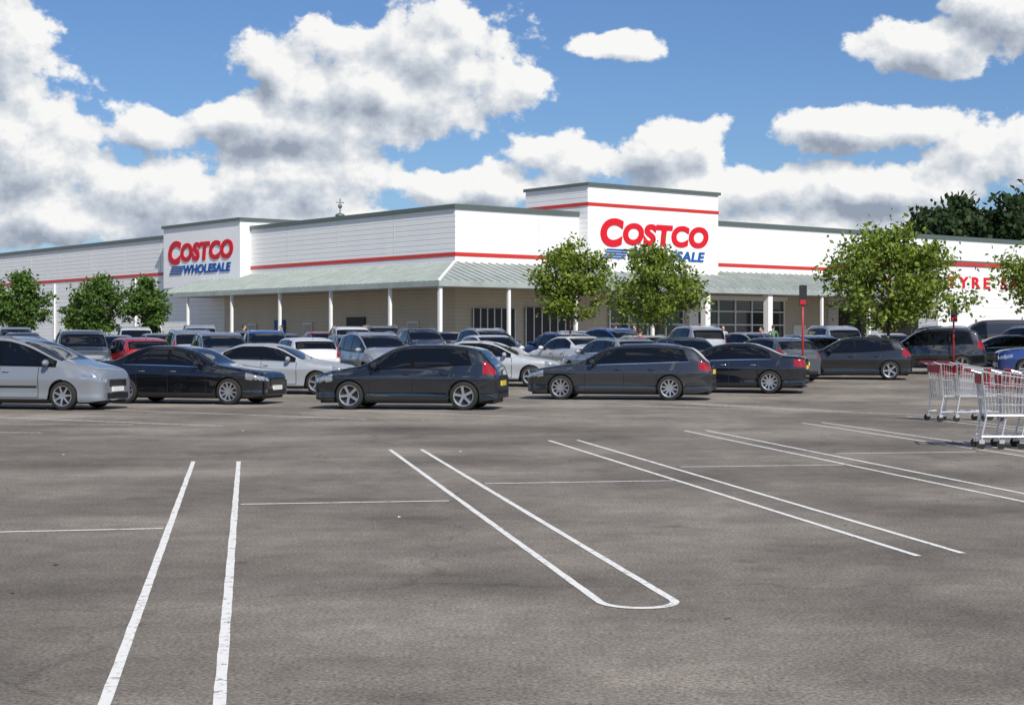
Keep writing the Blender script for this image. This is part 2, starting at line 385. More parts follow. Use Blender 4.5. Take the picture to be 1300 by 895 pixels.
# ------------------------------------------------------------ trees
def tree(name,loc,h,cr,trunk,leafm,nclump=70,per=60,ls=.10,seed=1,flat=1.0,rt=.06,spread=.15):
    r=np.random.default_rng(seed); T=empty(name,loc)
    A=Acc(); mat=M['bark']
    pts=[Vector((0,0,-.05))]; k=6
    for i in range(1,k+1): pts.append(Vector((r.normal(0,.03)*h/5,r.normal(0,.03)*h/5,h*.86*i/k)))
    for i in range(k): A.tube(pts[i],pts[i+1],rt*(1-.8*i/k),mat,8,rt*(1-.8*(i+1)/k))
    cz0=trunk; tips=[]
    zc=(h+cz0)/2; zr=(h-cz0)/2
    for c in range(nclump):
        while True:
            p=r.uniform(-1,1,3); q=np.linalg.norm(p)
            if .3<q<1: break
        th=math.atan2(p[1],p[0]); lob=1+.20*math.sin(3*th+seed)+.15*math.sin(5*th+2*seed+p[2]*3)
        zz=p[2]; wid=(1-.40*max(0,zz))*lob
        tgt=Vector((p[0]*cr*wid,p[1]*cr*wid,zc+zz*zr))
        st=min(.8*h,max(trunk*.85,tgt.z-.35*math.hypot(tgt.x,tgt.y)-.2*h*.3)); 
        i=st/(h*.86)*k; i0=min(k-1,int(i)); sp=pts[i0].lerp(pts[i0+1],i-i0)
        midp=sp.lerp(tgt,.5)+Vector((0,0,.06*h*r.uniform(0,1)))
        rb=rt*.32*(1-st/h)+.006
        A.tube(sp,midp,rb,mat,5,rb*.6); A.tube(midp,tgt,rb*.6,mat,5,rb*.2)
        tips.append((tgt,r.uniform(.5,1.3))); 
        if r.random()<.4: tips.append((midp.lerp(tgt,.5),.6))
    A.obj('trunk_and_limbs',T)
    P=[]; 
    for t,s in tips:
        nn=int(per*s); sz=cr*spread*s
        P.append(np.array(t)+r.normal(0,1,(nn,3))*[sz,sz,sz*.75])
    P=np.concatenate(P); n=len(P)
    a=r.normal(0,1,(n,3)); a/=np.linalg.norm(a,axis=1)[:,None]
    b=np.cross(a,r.normal(0,1,(n,3))); b/=np.linalg.norm(b,axis=1)[:,None]
    s=ls*r.uniform(.6,1.3,(n,1))
    V=np.stack([P-a*s,P+b*s*.55,P+a*s,P-b*s*.55],1).reshape(-1,3)
    F=np.arange(n*4).reshape(-1,4)
    mesh_obj('foliage',V.tolist(),F.tolist(),M[leafm],None,T)
    return T
def g3(x,y): return (x,y,gh(y))
tree('young_tree',g3(2.40,67),5.3,1.7,2.0,'leafY',82,72,.095,3,spread=.14)
tree('young_tree',g3(5.75,64),5.0,1.95,1.9,'leafY',86,66,.095,5,spread=.14)
tree('young_tree',g3(13.9,59.5),5.5,2.45,1.8,'leafY',118,74,.10,9,rt=.07,spread=.14)
tree('young_tree',g3(21.0,61),5.4,2.2,2.0,'leafY',88,68,.10,11,spread=.14)
for x,y,h,c,s in [(-25.6,85,4.5,1.25,21),(-21.7,85,4.5,1.4,22),(-19.0,84,4.1,1.15,23),(-23.4,88,3.4,.9,24),(-27.6,86,4.2,1.1,25)]:
    tree('car_park_tree',g3(x,y),h,c,1.3,'leafG',65,65,.11,s,spread=.18)
def belt(name,blobs,leafm,seed,ls,nl=70):
    r=np.random.default_rng(seed); P=[];A=Acc()
    for (x,y,h,c) in blobs:
        A.tube((x,y,0),(x,y,h*.8),.35,M['bark'],7,.08)
        for k in range(nl):
            p=r.normal(0,1,3); p/=np.linalg.norm(p); q=r.uniform(.5,1)
            ctr=np.array([x+p[0]*c*q*(1-.3*max(0,p[2])),y+p[1]*c*q,h*.55+p[2]*h*.43*q])
            P.append(ctr+r.normal(0,1,(60,3))*[c*.14,c*.14,c*.12])
            if k%5==0: A.tube((x,y,h*.4),ctr,.12,M['bark'],4,.03)
    P=np.concatenate(P); n=len(P); a=r.normal(0,1,(n,3)); a/=np.linalg.norm(a,axis=1)[:,None]
    b=np.cross(a,r.normal(0,1,(n,3))); b/=np.linalg.norm(b,axis=1)[:,None]; s=ls*r.uniform(.6,1.3,(n,1))
    V=np.stack([P-a*s,P+b*s*.7,P+a*s,P-b*s*.7],1).reshape(-1,3).tolist(); F=np.arange(n*4).reshape(-1,4).tolist()
    A.add(V,F,M[leafm]); return A.obj(name)
belt('distant_trees',[(53,203,18.8,4.8),(57.0,206,20.0,5.0),(61.8,200,19.8,5.0),(66,204,21.6,5.2),(72,200,20,6),(49.5,212,16,4),(80,205,18,6),(59.5,210,19,5)],'leafD',4,.42,110)
belt('distant_tree_left',[(-44.5,205,15,2.2),(-48,206,13.2,2.2)],'leafD',5,.35)
belt('added_reflection_hedge',[(x,-46+(x*7%5),5.5+(x*3%4)*.5,4.5) for x in range(-70,71,7)],'leafD',6,.45,34)  # unseen hedge added behind the camera as a dark band for car reflections

# ------------------------------------------------------------ cars
def pchip(pts):
    xs=[p[0] for p in pts]; ys=[p[1] for p in pts]; n=len(xs)
    d=[(ys[i+1]-ys[i])/(xs[i+1]-xs[i]) for i in range(n-1)]
    m=[d[0]]+[0 if d[i-1]*d[i]<=0 else 2*d[i-1]*d[i]/(d[i-1]+d[i]) for i in range(1,n-1)]+[d[-1]]
    def f(x):
        if x<=xs[0]: return ys[0]
        if x>=xs[-1]: return ys[-1]
        for i in range(n-1):
            if x<=xs[i+1]: break
        h=xs[i+1]-xs[i]; t=(x-xs[i])/h
        return (2*t**3-3*t*t+1)*ys[i]+(t**3-2*t*t+t)*h*m[i]+(-2*t**3+3*t*t)*ys[i+1]+(t**3-t*t)*h*m[i+1]
    return f
SPEC=dict(
 hatch=dict(L=4.25,W=.885,H=1.48,wf=.86,wr=3.50,top=[(0,.66),(.04,.75),(.22,.84),(1.0,.99),(1.12,1.02),(1.95,1.41),(2.4,1.47),(2.9,1.475),(3.4,1.44),(3.78,1.36),(4.05,1.10),(4.17,.98),(4.25,.78)],
   belt=[(0,.57),(.3,.75),(1.1,.88),(2.6,.94),(3.95,1.02),(4.25,.68)],ws=(1.12,1.93),rg=(3.80,4.06),win=[(1.35,2.28,0,0),(2.36,3.18,0,-.0),(3.22,3.62,0,-.12)],doors=[1.32,2.32,3.2],tl=(.80,1.08)),
 saloon=dict(L=4.70,W=.90,H=1.44,wf=.9,wr=3.68,top=[(0,.64),(.04,.73),(.22,.81),(1.2,.97),(1.32,1.0),(2.15,1.37),(2.6,1.43),(3.05,1.43),(3.4,1.35),(3.98,1.11),(4.1,1.08),(4.55,1.05),(4.66,.99),(4.70,.78)],
   belt=[(0,.55),(.35,.74),(1.3,.88),(3.0,.94),(4.2,.96),(4.6,.92),(4.7,.66)],ws=(1.32,2.12),rg=(3.38,3.98),win=[(1.6,2.48,0,0),(2.56,3.38,0,-.05),(3.42,3.68,0,-.1)],doors=[1.5,2.52,3.36],tl=(.74,.96)),
 estate=dict(L=4.88,W=.91,H=1.46,wf=.92,wr=3.78,top=[(0,.64),(.04,.73),(.22,.81),(1.25,.97),(1.38,1.0),(2.2,1.38),(2.7,1.45),(3.3,1.455),(4.0,1.41),(4.3,1.36),(4.68,1.06),(4.8,.97),(4.88,.76)],
   belt=[(0,.55),(.35,.74),(1.35,.88),(3.0,.94),(4.6,.99),(4.88,.65)],ws=(1.38,2.17),rg=(4.32,4.68),win=[(1.66,2.55,0,0),(2.63,3.48,0,0),(3.53,4.22,0,-.15)],doors=[1.56,2.59,3.46],tl=(.76,1.0),rails=(2.4,4.1)),
 mpv=dict(L=4.47,W=.91,H=1.66,wf=.9,wr=3.62,top=[(0,.70),(.04,.82),(.2,.93),(.85,1.09),(.98,1.13),(1.95,1.54),(2.4,1.64),(3.0,1.66),(3.7,1.60),(4.08,1.5),(4.32,1.12),(4.4,.98),(4.47,.78)],
   belt=[(0,.60),(.3,.83),(1.0,.96),(2.6,.99),(4.2,1.05),(4.47,.68)],ws=(.98,1.95),rg=(4.1,4.32),win=[(1.15,1.5,0,0),(1.56,2.42,0,0),(2.5,3.35,0,0),(3.4,3.95,0,-.1)],doors=[1.5,2.46,3.38],tl=(.95,1.3),rails=(2.1,3.8)),
 suv=dict(L=4.50,W=.93,H=1.74,wf=.92,wr=3.58,top=[(0,.76),(.04,.90),(.25,1.02),(1.15,1.13),(1.28,1.16),(2.0,1.60),(2.4,1.71),(3.2,1.74),(3.9,1.69),(4.15,1.59),(4.36,1.18),(4.43,1.04),(4.5,.8)],
   belt=[(0,.66),(.3,.90),(1.25,1.03),(2.6,1.07),(4.2,1.12),(4.5,.7)],ws=(1.28,1.98),rg=(4.17,4.36),win=[(1.5,2.35,0,0),(2.43,3.25,0,0),(3.3,3.95,0,-.1)],doors=[1.45,2.39,3.3],tl=(.95,1.25),rails=(2.2,3.9)),
 van=dict(L=4.9,W=.95,H=2.0,wf=.95,wr=3.9,top=[(0,.72),(.05,.9),(.3,1.04),(.9,1.2),(1.0,1.24),(1.7,1.84),(2.1,1.97),(3.0,2.0),(4.5,1.98),(4.78,1.90),(4.86,1.5),(4.9,.8)],
   belt=[(0,.62),(.3,.92),(1.0,1.12),(4.8,1.15),(4.9,.7)],ws=(1.0,1.7),rg=(4.79,4.87),win=[(1.15,2.1,0,0)],doors=[1.2,2.15,3.3],tl=(.9,1.4)),
)
def car_mesh(kind,detail=True):
    s=SPEC[kind]; LL,W,H=s['L'],s['W'],s['H']; top=pchip(s['top']); beltf=pchip(s['belt'])
    plan=pchip([(0,.68),(.02,.76),(.08,.84),(.25,.925),(.6,.98),(1.0,1),(LL-1.0,1),(LL-.5,.98),(LL-.2,.94),(LL-.06,.88),(LL,.80)])
    R=.355 if kind not in('suv','van') else .385; wz=.32 if kind not in('suv','van') else .35; base=.18 if kind not in('suv','van') else .25
    bmax=max(p[1] for p in s['belt'])
    xs=set([0,.01,.025,.045,.07,.1,LL,LL-.01,LL-.025,LL-.045,LL-.07,LL-.1,*s['ws'],*s['rg']])
    k=.13
    while k<LL-.12: xs.add(round(k,4)); k+=.055
    for xw in (s['wf'],s['wr']):
        for a in range(0,13): xs.add(xw+R*math.cos(math.pi*a/12))
    xs=sorted(xs); keep=set([0,LL,*s['ws'],*s['rg']]); out=[]
    for x in xs:
        if out and x-out[-1]<.012:
            if x in keep and out[-1] not in keep: out[-1]=x
            elif x in keep: out.append(x)
            continue
        out.append(x)
    xs=out
    def zb(x):
        z=base+ (.04*max(0,1-x/.3) if x<.3 else 0)+(.08*max(0,1-(LL-x)/.4) if x>LL-.4 else 0)
        for xw in (s['wf'],s['wr']):
            dx=x-xw
            if abs(dx)<R: z=max(z,wz+math.sqrt(R*R-dx*dx))
        return z
    def flare(x):
        return 1+.016*sum(math.exp(-((x-xw)/.42)**2) for xw in (s['wf'],s['wr']))
    def sec(x,full=True):
        zt=top(x); zs=min(beltf(x),zt-.09); w=W*plan(x); b=zb(x); P=[]
        fl=flare(x)
        yp=pchip([(.15,.93),(.26,.975),(.38,.962),(.56,.975*fl),(.70,.997),(.745,.985),(max(.85,zs),.925)])
        b=min(b,zs-.02)
        for i in range(13): 
            z=b+(zs-b)*i/12; P.append((w*yp(z),z))
        y4=P[-1][0]
        h=max(0,min(1,(zt-zs-.09)/(H-bmax-.09))); wr=w*(.87*(1-h)+.755*h)
        wr=min(wr,y4-.02); ze=zt-.065
        for i in range(1,7):
            t=i/6; P.append((y4+(wr-y4)*(t**1.25)*1.0,zs+.012+(ze-zs-.012)*t))
        for (fy,dz) in ((.965,.035),(.90,.018),(.75,.008),(.5,.003),(.25,.001),(0,0)): P.append((wr*fy,zt-dz))
        return P
    NB=12; NT=18
    secs=[sec(x) for x in xs]
    A=Acc(); xc=LL/2
    V=[];
    for x,P in zip(xs,secs):
        row=[(xc-x,-y,z) for y,z in P]+[(xc-x,y,z) for y,z in P[-2::-1]]
        V+=row
    nc=len(secs[0]); nr=2*nc-1; groups={}
    t0=s['top'][0][1]
    for i in range(len(xs)-1):
        xm=(xs[i]+xs[i+1])/2
        for j in range(nr-1):
            q=(i*nr+j,(i+1)*nr+j,(i+1)*nr+j+1,i*nr+j+1)
            zc=sum(V[a][2] for a in q)/4; yc=abs(sum(V[a][1] for a in q)/4)
            jj=min(j,nr-2-j)
            mat='paint'
            if s['ws'][0]<xm<s['ws'][1] and jj>=NT+1: mat='cglass'
            elif s['rg'][0]<xm<s['rg'][1] and jj>=NT+1: mat='cglass'
            elif .01<xm<.46 and t0-.06+.10*xm<zc<t0+.02+.26*xm and yc>(.44+.42*(xm/.56))*W and jj<NT+1: mat='lamp'
            elif xm>LL-.34 and s['tl'][0]<zc<s['tl'][1] and yc>.60*W and jj<NT: mat='tail'
            elif jj==0 and xm>.9 and xm<LL-.9 : mat='black'
            elif kind in('suv',) and jj<=1: mat='black'
            groups.setdefault(mat,[]).append(q)
    o=len(A.v); A.v+=V
    for kx,Fs in groups.items():
        mi=A.mi(M[kx])
        for q in Fs: A.f.append(tuple(a+o for a in q)); A.m.append(mi); A.sm.append(True)
    mi=A.mi(M['paint'])
    A.f.append(tuple(o+a for a in range(nr-1,-1,-1))); A.m.append(mi); A.sm.append(False)
    e=o+(len(xs)-1)*nr; A.f.append(tuple(e+a for a in range(nr))); A.m.append(mi); A.sm.append(False)
    A.f=[tuple(reversed(q)) for q in A.f]
    A.box(-xc+.12,xc-.12,-W*.70,W*.70,base-.04,.74,M['black'])
    def side(x,f=None,z=None):
        P=sec(x)
        if f is not None:
            zs=P[NB][1]; ze=P[NT][1]; z=zs+(ze-zs)*f
        for a,b in zip(P[:NT],P[1:NT+1]):
            if a[1]<=z<=b[1] and b[1]>a[1]:
                t=(z-a[1])/(b[1]-a[1]); return a[0]+(b[0]-a[0])*t,z
        return (P[0][0],z) if z<P[0][1] else (P[NT][0],z)
    def patch(x0,x1,f0,f1,off,mat,sl0=0,sl1=0,usez=False,nx=None):
        nx=nx or max(1,int(abs(x1-x0)/.06)); nz=8 if usez else 5
        for sg in (-1,1):
            v=[];fc=[]
            for i in range(nx+1):
                for j in range(nz+1):
                    fj=f0+(f1-f0)*j/nz
                    a=x0+sl0*fj; b=x1+sl1*fj; x=a+(b-a)*i/nx
                    y,z=side(x,None,fj) if usez else side(x,fj)
                    v.append((xc-x,sg*(y+off),z+(0 if usez else off*.3)))
            for i in range(nx):
                for j in range(nz):
                    q=(i*(nz+1)+j,(i+1)*(nz+1)+j,(i+1)*(nz+1)+j+1,i*(nz+1)+j+1)
                    fc.append(q if sg>0 else q[::-1])
            fc=[q[::-1] for q in fc]
            A.add(v,fc,mat,True)
    wn=s['win']
    patch(wn[0][0]-.07,wn[-1][1]+.06,.04,.955,.004,M['gloss'],0,wn[-1][3])
    patch(wn[0][0]-.07,wn[-1][1]+.06,-.0,.055,.008,M['chrome'] if kind in('saloon','estate') else M['gloss'],0,0)
    for a,b,s0,s1 in wn: patch(a,b,.09,.89,.010,M['cglass'],s0,s1)
    zs0=beltf(LL/2)
    for d in s['doors'][:3]:
        patch(d-.008,d+.008,base+.10,zs0-.02,.003,M['black'],0,0,True,1)
    dd=(s['doors'][0],s['doors'][2] if kind!='van' else s['doors'][1])
    patch(dd[0],dd[1],base+.09,base+.106,.003,M['black'],0,0,True)
    if kind in('mpv','suv','van'): patch(dd[0]+.03,dd[1]-.02,.50,.545,.012,M['black'],0,0,True)
    for d in s['doors'][1:3]:
        y,z=side(d-.16,None,zs0-.13)
        for sg in(-1,1):
            A.ell((xc-(d-.15),sg*(y+.012),zs0-.12),(.095,.022,.018),M['paint'] if kind!='saloon' else M['chrome'],8,6)
    mx=s['win'][0][0]+.12; y,z=side(mx,None,beltf(mx)+.02)
    for sg in(-1,1):
        A.ell((xc-mx,sg*(y+.13),z+.07),(.075,.115,.075),M['paint'],10,8); A.tube((xc-mx,sg*(y-.03),z+.0),(xc-mx,sg*(y+.08),z+.04),.025,M['black'],6)
    A.box(xc-.01,xc+.012,-.40,.40,t0-.17,t0-.025,M['black'])
    for q in range(3): A.box(xc+.012,xc+.02,-.39,.39,t0-.15+.045*q,t0-.138+.045*q,M['chrome'])
    A.box(xc-.01,xc+.014,-.50,.50,.25,.38,M['black']); A.box(xc+.0,xc+.028,-.26,.26,t0-.29,t0-.18,M['platew'])
    A.box(xc-.06,xc-.005,-.70*W,-.58*W,.30,.37,M['lamp']); A.box(xc-.06,xc-.005,.58*W,.70*W,.30,.37,M['lamp'])
    zp=.60 if kind in('hatch','mpv') else .74
    A.box(-xc-.022,-xc+.01,-.26,.26,zp-.06,zp+.05,M['platey']); A.box(-xc-.012,-xc+.02,-.60,.60,.26,.36,M['black'])
    if 'rails' in s:
        a,b=s['rails']
        for sg in(-1,1):
            prev=None
            for i in range(9):
                x=a+(b-a)*i/8; P=sec(x); p=(xc-x,sg*(P[NT+1][0]-.02),P[NT+1][1]+(.045 if 0<i<8 else 0.0))
                if prev: A.tube(prev,p,.014,M['chrome'],6)
                prev=p
    P=sec(s['rg'][0]-.25); A.tube((xc-(s['rg'][0]-.25),0,P[-1][1]-.01),(xc-(s['rg'][0]-.02),0,P[-1][1]+.13),.006,M['black'],5)
    return A.mesh('car_body_'+kind,40),s,R,wz
def wheel_mesh(r=.32,spokes=7):
    A=Acc(); n=36
    prof=[(r*.70,-.085),(r*.72,-.105),(r*.90,-.108),(r*.97,-.095),(r,-.07),(r,.07),(r*.97,.095),(r*.90,.108),(r*.72,.105)]
    v=[];f=[]
    for i in range(n):
        t=2*math.pi*i/n
        for pr,py in prof: v.append((pr*math.cos(t),py,pr*math.sin(t)))
    m=len(prof)
    for i in range(n):
        for j in range(m-1):
            a=i*m+j;b=((i+1)%n)*m+j; f.append((a,a+1,b+1,b))
    A.add(v,f,M['tyre'],True)
    def ring(r0,y0,r1,y1,mat):
        v=[];f=[]
        for i in range(n):
            t=2*math.pi*i/n; v+=[(r0*math.cos(t),y0,r0*math.sin(t)),(r1*math.cos(t),y1,r1*math.sin(t))]
        for i in range(n):
            a=2*i;b=2*((i+1)%n); f.append((a,a+1,b+1,b))
        A.add(v,f,mat,True)
    sg=-1
    ring(r*.72,sg*.104,r*.66,sg*.098,M['alloy']); ring(r*.66,sg*.098,r*.63,sg*.03,M['alloy']); ring(r*.64,sg*.03,.001,sg*.03,M['black'])
    ring(r*.18,sg*.085,.001,sg*.09,M['alloy']); ring(r*.18,sg*.085,r*.2,sg*.03,M['alloy'])
    for k in range(spokes):
        t=2*math.pi*k/spokes; c,s_=math.cos(t),math.sin(t)
        def P(rr,w,y): return (rr*c-w*s_,y,rr*s_+w*c)
        w0=.028;w1=.017 if spokes>6 else .032
        v=[P(r*.12,-w0,sg*.07),P(r*.12,w0,sg*.07),P(r*.68,w1,sg*.075),P(r*.68,-w1,sg*.075),P(r*.12,-w0,sg*.09),P(r*.12,w0,sg*.09),P(r*.68,w1,sg*.098),P(r*.68,-w1,sg*.098)]
        A.add(v,BF,M['alloy'])
    return A.mesh('wheel',50)
CM={k:car_mesh(k) for k in SPEC}
WM=[wheel_mesh(.32,5),wheel_mesh(.32,10),wheel_mesh(.35,5),wheel_mesh(.32,7)]
def car(kind,x,y,yaw,color,wh=0,name='parked_car',box=False):
    me,s,R,wz=CM[kind]; E=empty(name,(x,y,gh(y)),math.radians(yaw))
    o=bpy.data.objects.new('body',me); COL.objects.link(o); o.parent=E; o.color=(*color,1)
    xc=s['L']/2
    wm=WM[2] if kind in('suv','van') else WM[wh]
    for i,(xx,sg) in enumerate([(s['wf'],-1),(s['wf'],1),(s['wr'],-1),(s['wr'],1)]):
        w=bpy.data.objects.new('wheel_%d'%(i+1),wm); COL.objects.link(w); w.parent=E
        w.location=(xc-xx,sg*(s['W']-.115),wz); w.rotation_euler=(0,random.random()*1.2,math.pi if sg>0 else 0)
    if box:
        A=Acc(); A.ell((0,0,0),(.95,.38,.2),M['gloss'],14,8); A.box(-.5,-.45,-.5,.5,-.2,-.17,M['black']); A.box(.45,.5,-.5,.5,-.2,-.17,M['black'])
        b=A.obj('roof_box',E); b.location=(-.2,0,s['H']+.2)
    return E
BLK=(.004,.005,.007);SIL=(.30,.32,.35);WHT=(.70,.70,.70);NAV=(.006,.016,.08);RED=(.42,.008,.012);GRY=(.07,.08,.09);DG=(.018,.021,.026);BLU=(.02,.09,.32);LG=(.20,.22,.25)
car('mpv',-11.15,37.3,-13,(.23,.25,.28),3)
car('saloon',-8.05,40.4,-15,BLK,1)
car('saloon',-6.8,46.5,-8,(.34,.36,.39),0)
car('hatch',-2.29,37.2,170,(.006,.009,.014),0)
car('saloon',-.7,51.4,-10,(.42,.44,.46),0)
car('estate',2.93,43.0,169,DG,1)
car('saloon',6.25,47.2,166,(.004,.006,.012),1)
car('hatch',11.77,56.6,170,(.005,.006,.008),0)
car('suv',15.8,62,168,(.008,.009,.012),0)
car('saloon',19.6,65,170,DG,0)
car('suv',19.2,56.5,172,(.01,.035,.17),0)
cols=[BLK,SIL,WHT,GRY,SIL,BLU,WHT,DG,RED,LG,SIL,BLK,NAV,LG]
rowA=[(-17.2,'hatch',SIL),(-14.6,'suv',GRY),(-12.9,'hatch',RED),(-9.9,'mpv',LG),(-7.2,'hatch',WHT),(-4.6,'mpv',SIL),(3.4,'estate',SIL),(6.0,'hatch',BLK),(8.7,'hatch',GRY)]
for i,(x,k,c) in enumerate(rowA): car(k,x,55.2+random.uniform(-.3,.3),(-68 if i%2 else 118)+random.uniform(-6,6),c,i%4)
random.seed(11)
def row(y,x0,x1,step,skip=[]):
    x=x0
    while x<x1:
        k=random.choice(['hatch','hatch','saloon','estate','mpv','suv','suv','mpv']); c=random.choice(cols)
        if random.random()>.10:
            car(k,x,y+random.uniform(-.4,.4),random.choice([-70,110])+random.uniform(-8,8),c,random.randrange(4),box=(abs(x+4.3)<1.3 and y<65))
        x+=step+random.uniform(-.1,.35)
row(61.8,-21,12,2.75); row(70.5,-24,27,2.8); row(77.5,-27,4,2.8)
car('van',22.5,76,172,BLK,2,'parked_van'); car('van',29.5,78,-10,WHT,2,'parked_van')
car('van',-26.5,70.5,-75,WHT,2,'parked_van')

# ------------------------------------------------------------ shopping trolleys
def trolley_mesh():
    A=Acc(); W=M['wire']; r=.004
    def corner(t,u,zl):
        xf=-.50+.10*(1-zl); xr=.42-.06*(1-zl)
        x=xf+(xr-xf)*t; hw=(.21+.09*t)*(.86+.14*zl); zt=.88+.14*t; zbm=.46
        return (x,u*hw,zbm+(zt-zbm)*zl)
    for zl,rr in ((1,.009),(0,.006),(.5,.006),(.25,.004),(.75,.004)):
        c=[corner(0,-1,zl),corner(1,-1,zl),corner(1,1,zl),corner(0,1,zl)]
        for i in range(4): A.tube(c[i],c[(i+1)%4],rr,W,5)
    for k in range(19):
        t=k/18
        for u in(-1,1): A.tube(corner(t,u,0),corner(t,u,1),r,W,4)
        A.tube(corner(t,-1,0),corner(t,1,0),r,W,4)
    for k in range(11):
        u=-1+2*k/10
        for t in(0,1): A.tube(corner(t,u,0),corner(t,u,1),r,W,4)
        A.tube(corner(0,u,0),corner(1,u,0),r,W,4)
    h0=(.56,-.28,1.04);h1=(.56,.28,1.04)
    A.tube(h0,h1,.019,M['plred'],10)
    for u in(-1,1):
        A.tube((.42,u*.28,1.0),(.56,u*.28,1.04),.013,W,8)
        A.tube((.42,u*.27,1.0),(.36,u*.25,.42),.013,W,8); A.tube((.36,u*.25,.42),(.42,u*.27,.17),.013,W,8)
        A.tube((.42,u*.27,.17),(-.46,u*.20,.17),.013,W,8); A.tube((.36,u*.25,.44),(-.40,u*.18,.44),.011,W,8)
        for x,yy in ((.42,.27),(-.46,.20)):
            A.tube((x,u*yy,.17),(x,u*yy,.11),.018,W,8)
            A.box(x-.035,x+.035,u*yy-.022,u*yy+.022,.075,.125,W)
            A.tube((x+.01,u*yy-.014,.06),(x+.01,u*yy+.014,.06),.06,M['tyre'],16)
    for k in range(6):
        x=-.4+.14*k; A.tube((x,-.21,.175),(x,.21,.175),.005,W,4)
    A.box(.30,.325,-.24,.24,.84,1.01,M['plred']); A.box(.10,.30,-.22,.22,.80,.815,M['plred'])
    A.box(.425,.44,-.25,.25,.86,.99,M['plred'])
    return A.mesh('shopping_trolley',45)
TM=trolley_mesh()
def trolley(x,y,yaw):
    o=bpy.data.objects.new('shopping_trolley',TM); COL.objects.link(o); o.location=(x,y,gh(y)); o.rotation_euler=(0,0,math.radians(yaw)); o.scale=(1.08,1.08,1.1)
for k in range(2): trolley(8.65+.30*k,31.5-.05*k,190)
for k in range(3): trolley(7.28+.30*k,23.6+.03*k,172)

# ------------------------------------------------------------ poles & signs
def pole(x,y,h,name):
    A=Acc(); A.tube((0,0,0),(0,0,h),.032,M['polered'],12); A.box(-.12,.12,-.06,-.035,h-.62,h+.02,M['black'])
    A.box(-.09,.09,-.066,-.061,h-.58,h-.44,M['plred']); A.box(-.12,.12,-.12,.12,0,.04,M['black']); o=A.obj(name); o.location=g3(x,y)
pole(9.08,50.5,3.15,'trolley_bay_sign'); pole(16.25,59.5,2.6,'trolley_bay_sign')

# ------------------------------------------------------------ people
def person(x,y,face,shirt,pants,h=1.72,stride=.25):
    P=empty('pedestrian',g3(x,y),math.radians(face))
    def skin(name,vs,es,mat,root=0):
        me=bpy.data.meshes.new(name); me.from_pydata([v[:3] for v in vs],es,[])
        me.materials.append(mat)
        o=bpy.data.objects.new(name,me); COL.objects.link(o); o.parent=P
        md=o.modifiers.new('s','SKIN'); md.use_smooth_shade=True
        if not me.skin_vertices:
            bm=bmesh.new(); bm.from_mesh(me); bm.verts.layers.skin.verify(); bm.to_mesh(me); bm.free()
        for i,v in enumerate(vs):
            me.skin_vertices[0].data[i].radius=(v[3],v[4] if len(v)>4 else v[3]); me.skin_vertices[0].data[i].use_root=(i==root)
        s=o.modifiers.new('u','SUBSURF'); s.levels=1; s.render_levels=1; return o
    s=stride
    skin('trousers',[(0,0,.95,.15,.12),(.0,.10,.90,.10),(s*.4,.10,.5,.07),(s*.5,.10,.10,.05),(0,-.10,.90,.10),(-s*.2,-.10,.5,.07),(-s*.9,-.10,.12,.05)],[(0,1),(1,2),(2,3),(0,4),(4,5),(5,6)],M[pants])
    skin('shoes_l',[(s*.5-.05,.10,.05,.045),(s*.5+.16,.10,.04,.035)],[(0,1)],M['black']); skin('shoes_r',[(-s*.9-.05,-.10,.06,.045),(-s*.9+.15,-.10,.04,.035)],[(0,1)],M['black'])
    skin('shirt',[(0,0,.98,.15,.12),(0,0,1.2,.16,.11),(0,0,1.40,.15,.10),(0,.19,1.40,.06),(-.05,.24,1.13,.05),(.03,.25,.98,.045),(0,-.19,1.40,.06),(.07,-.24,1.13,.05),(.17,-.24,.98,.045),(0,0,1.46,.07)],[(0,1),(1,2),(2,3),(3,4),(4,5),(2,6),(6,7),(7,8),(2,9)],M[shirt])
    skin('hand_l',[(.05,.25,.95,.035),(.09,.25,.86,.03)],[(0,1)],M['skin']); skin('hand_r',[(.19,-.24,.95,.035),(.24,-.24,.87,.03)],[(0,1)],M['skin'])
    A=Acc(); A.tube((0,0,1.44),(.01,0,1.55),.05,M['skin'],10); A.ell((.02,0,1.62),(.095,.075,.12),M['skin'],16,12)
    A.ell((-.005,0,1.655),(.095,.083,.10),M['hair'],14,10); A.ell((.115,0,1.61),(.018,.012,.02),M['skin'],8,6)
    for u in(-1,1): A.ell((.02,u*.077,1.61),(.02,.01,.03),M['skin'],8,6); A.ell((.105,u*.03,1.635),(.008,.012,.008),M['black'],8,6)
    A.box(.107,.112,-.02,.02,1.565,1.572,M['plred']); A.obj('head',P)
for a in [(-13.6,82,10,'cl4','cl4'),(-11.9,83.5,200,'cl2','cl1'),(-7.4,81.5,170,'cl3','cl1'),(5.2,82,30,'cl1','cl4'),(6.4,84,200,'cl4','cl2'),(11.5,88,250,'cl2','cl4'),(13.4,83,80,'cl5','cl1'),(18,86,150,'cl4','cl1'),(4.6,58.2,60,'cl3','cl1'),(10.2,66,190,'cl1','cl4')]:
    person(*a)

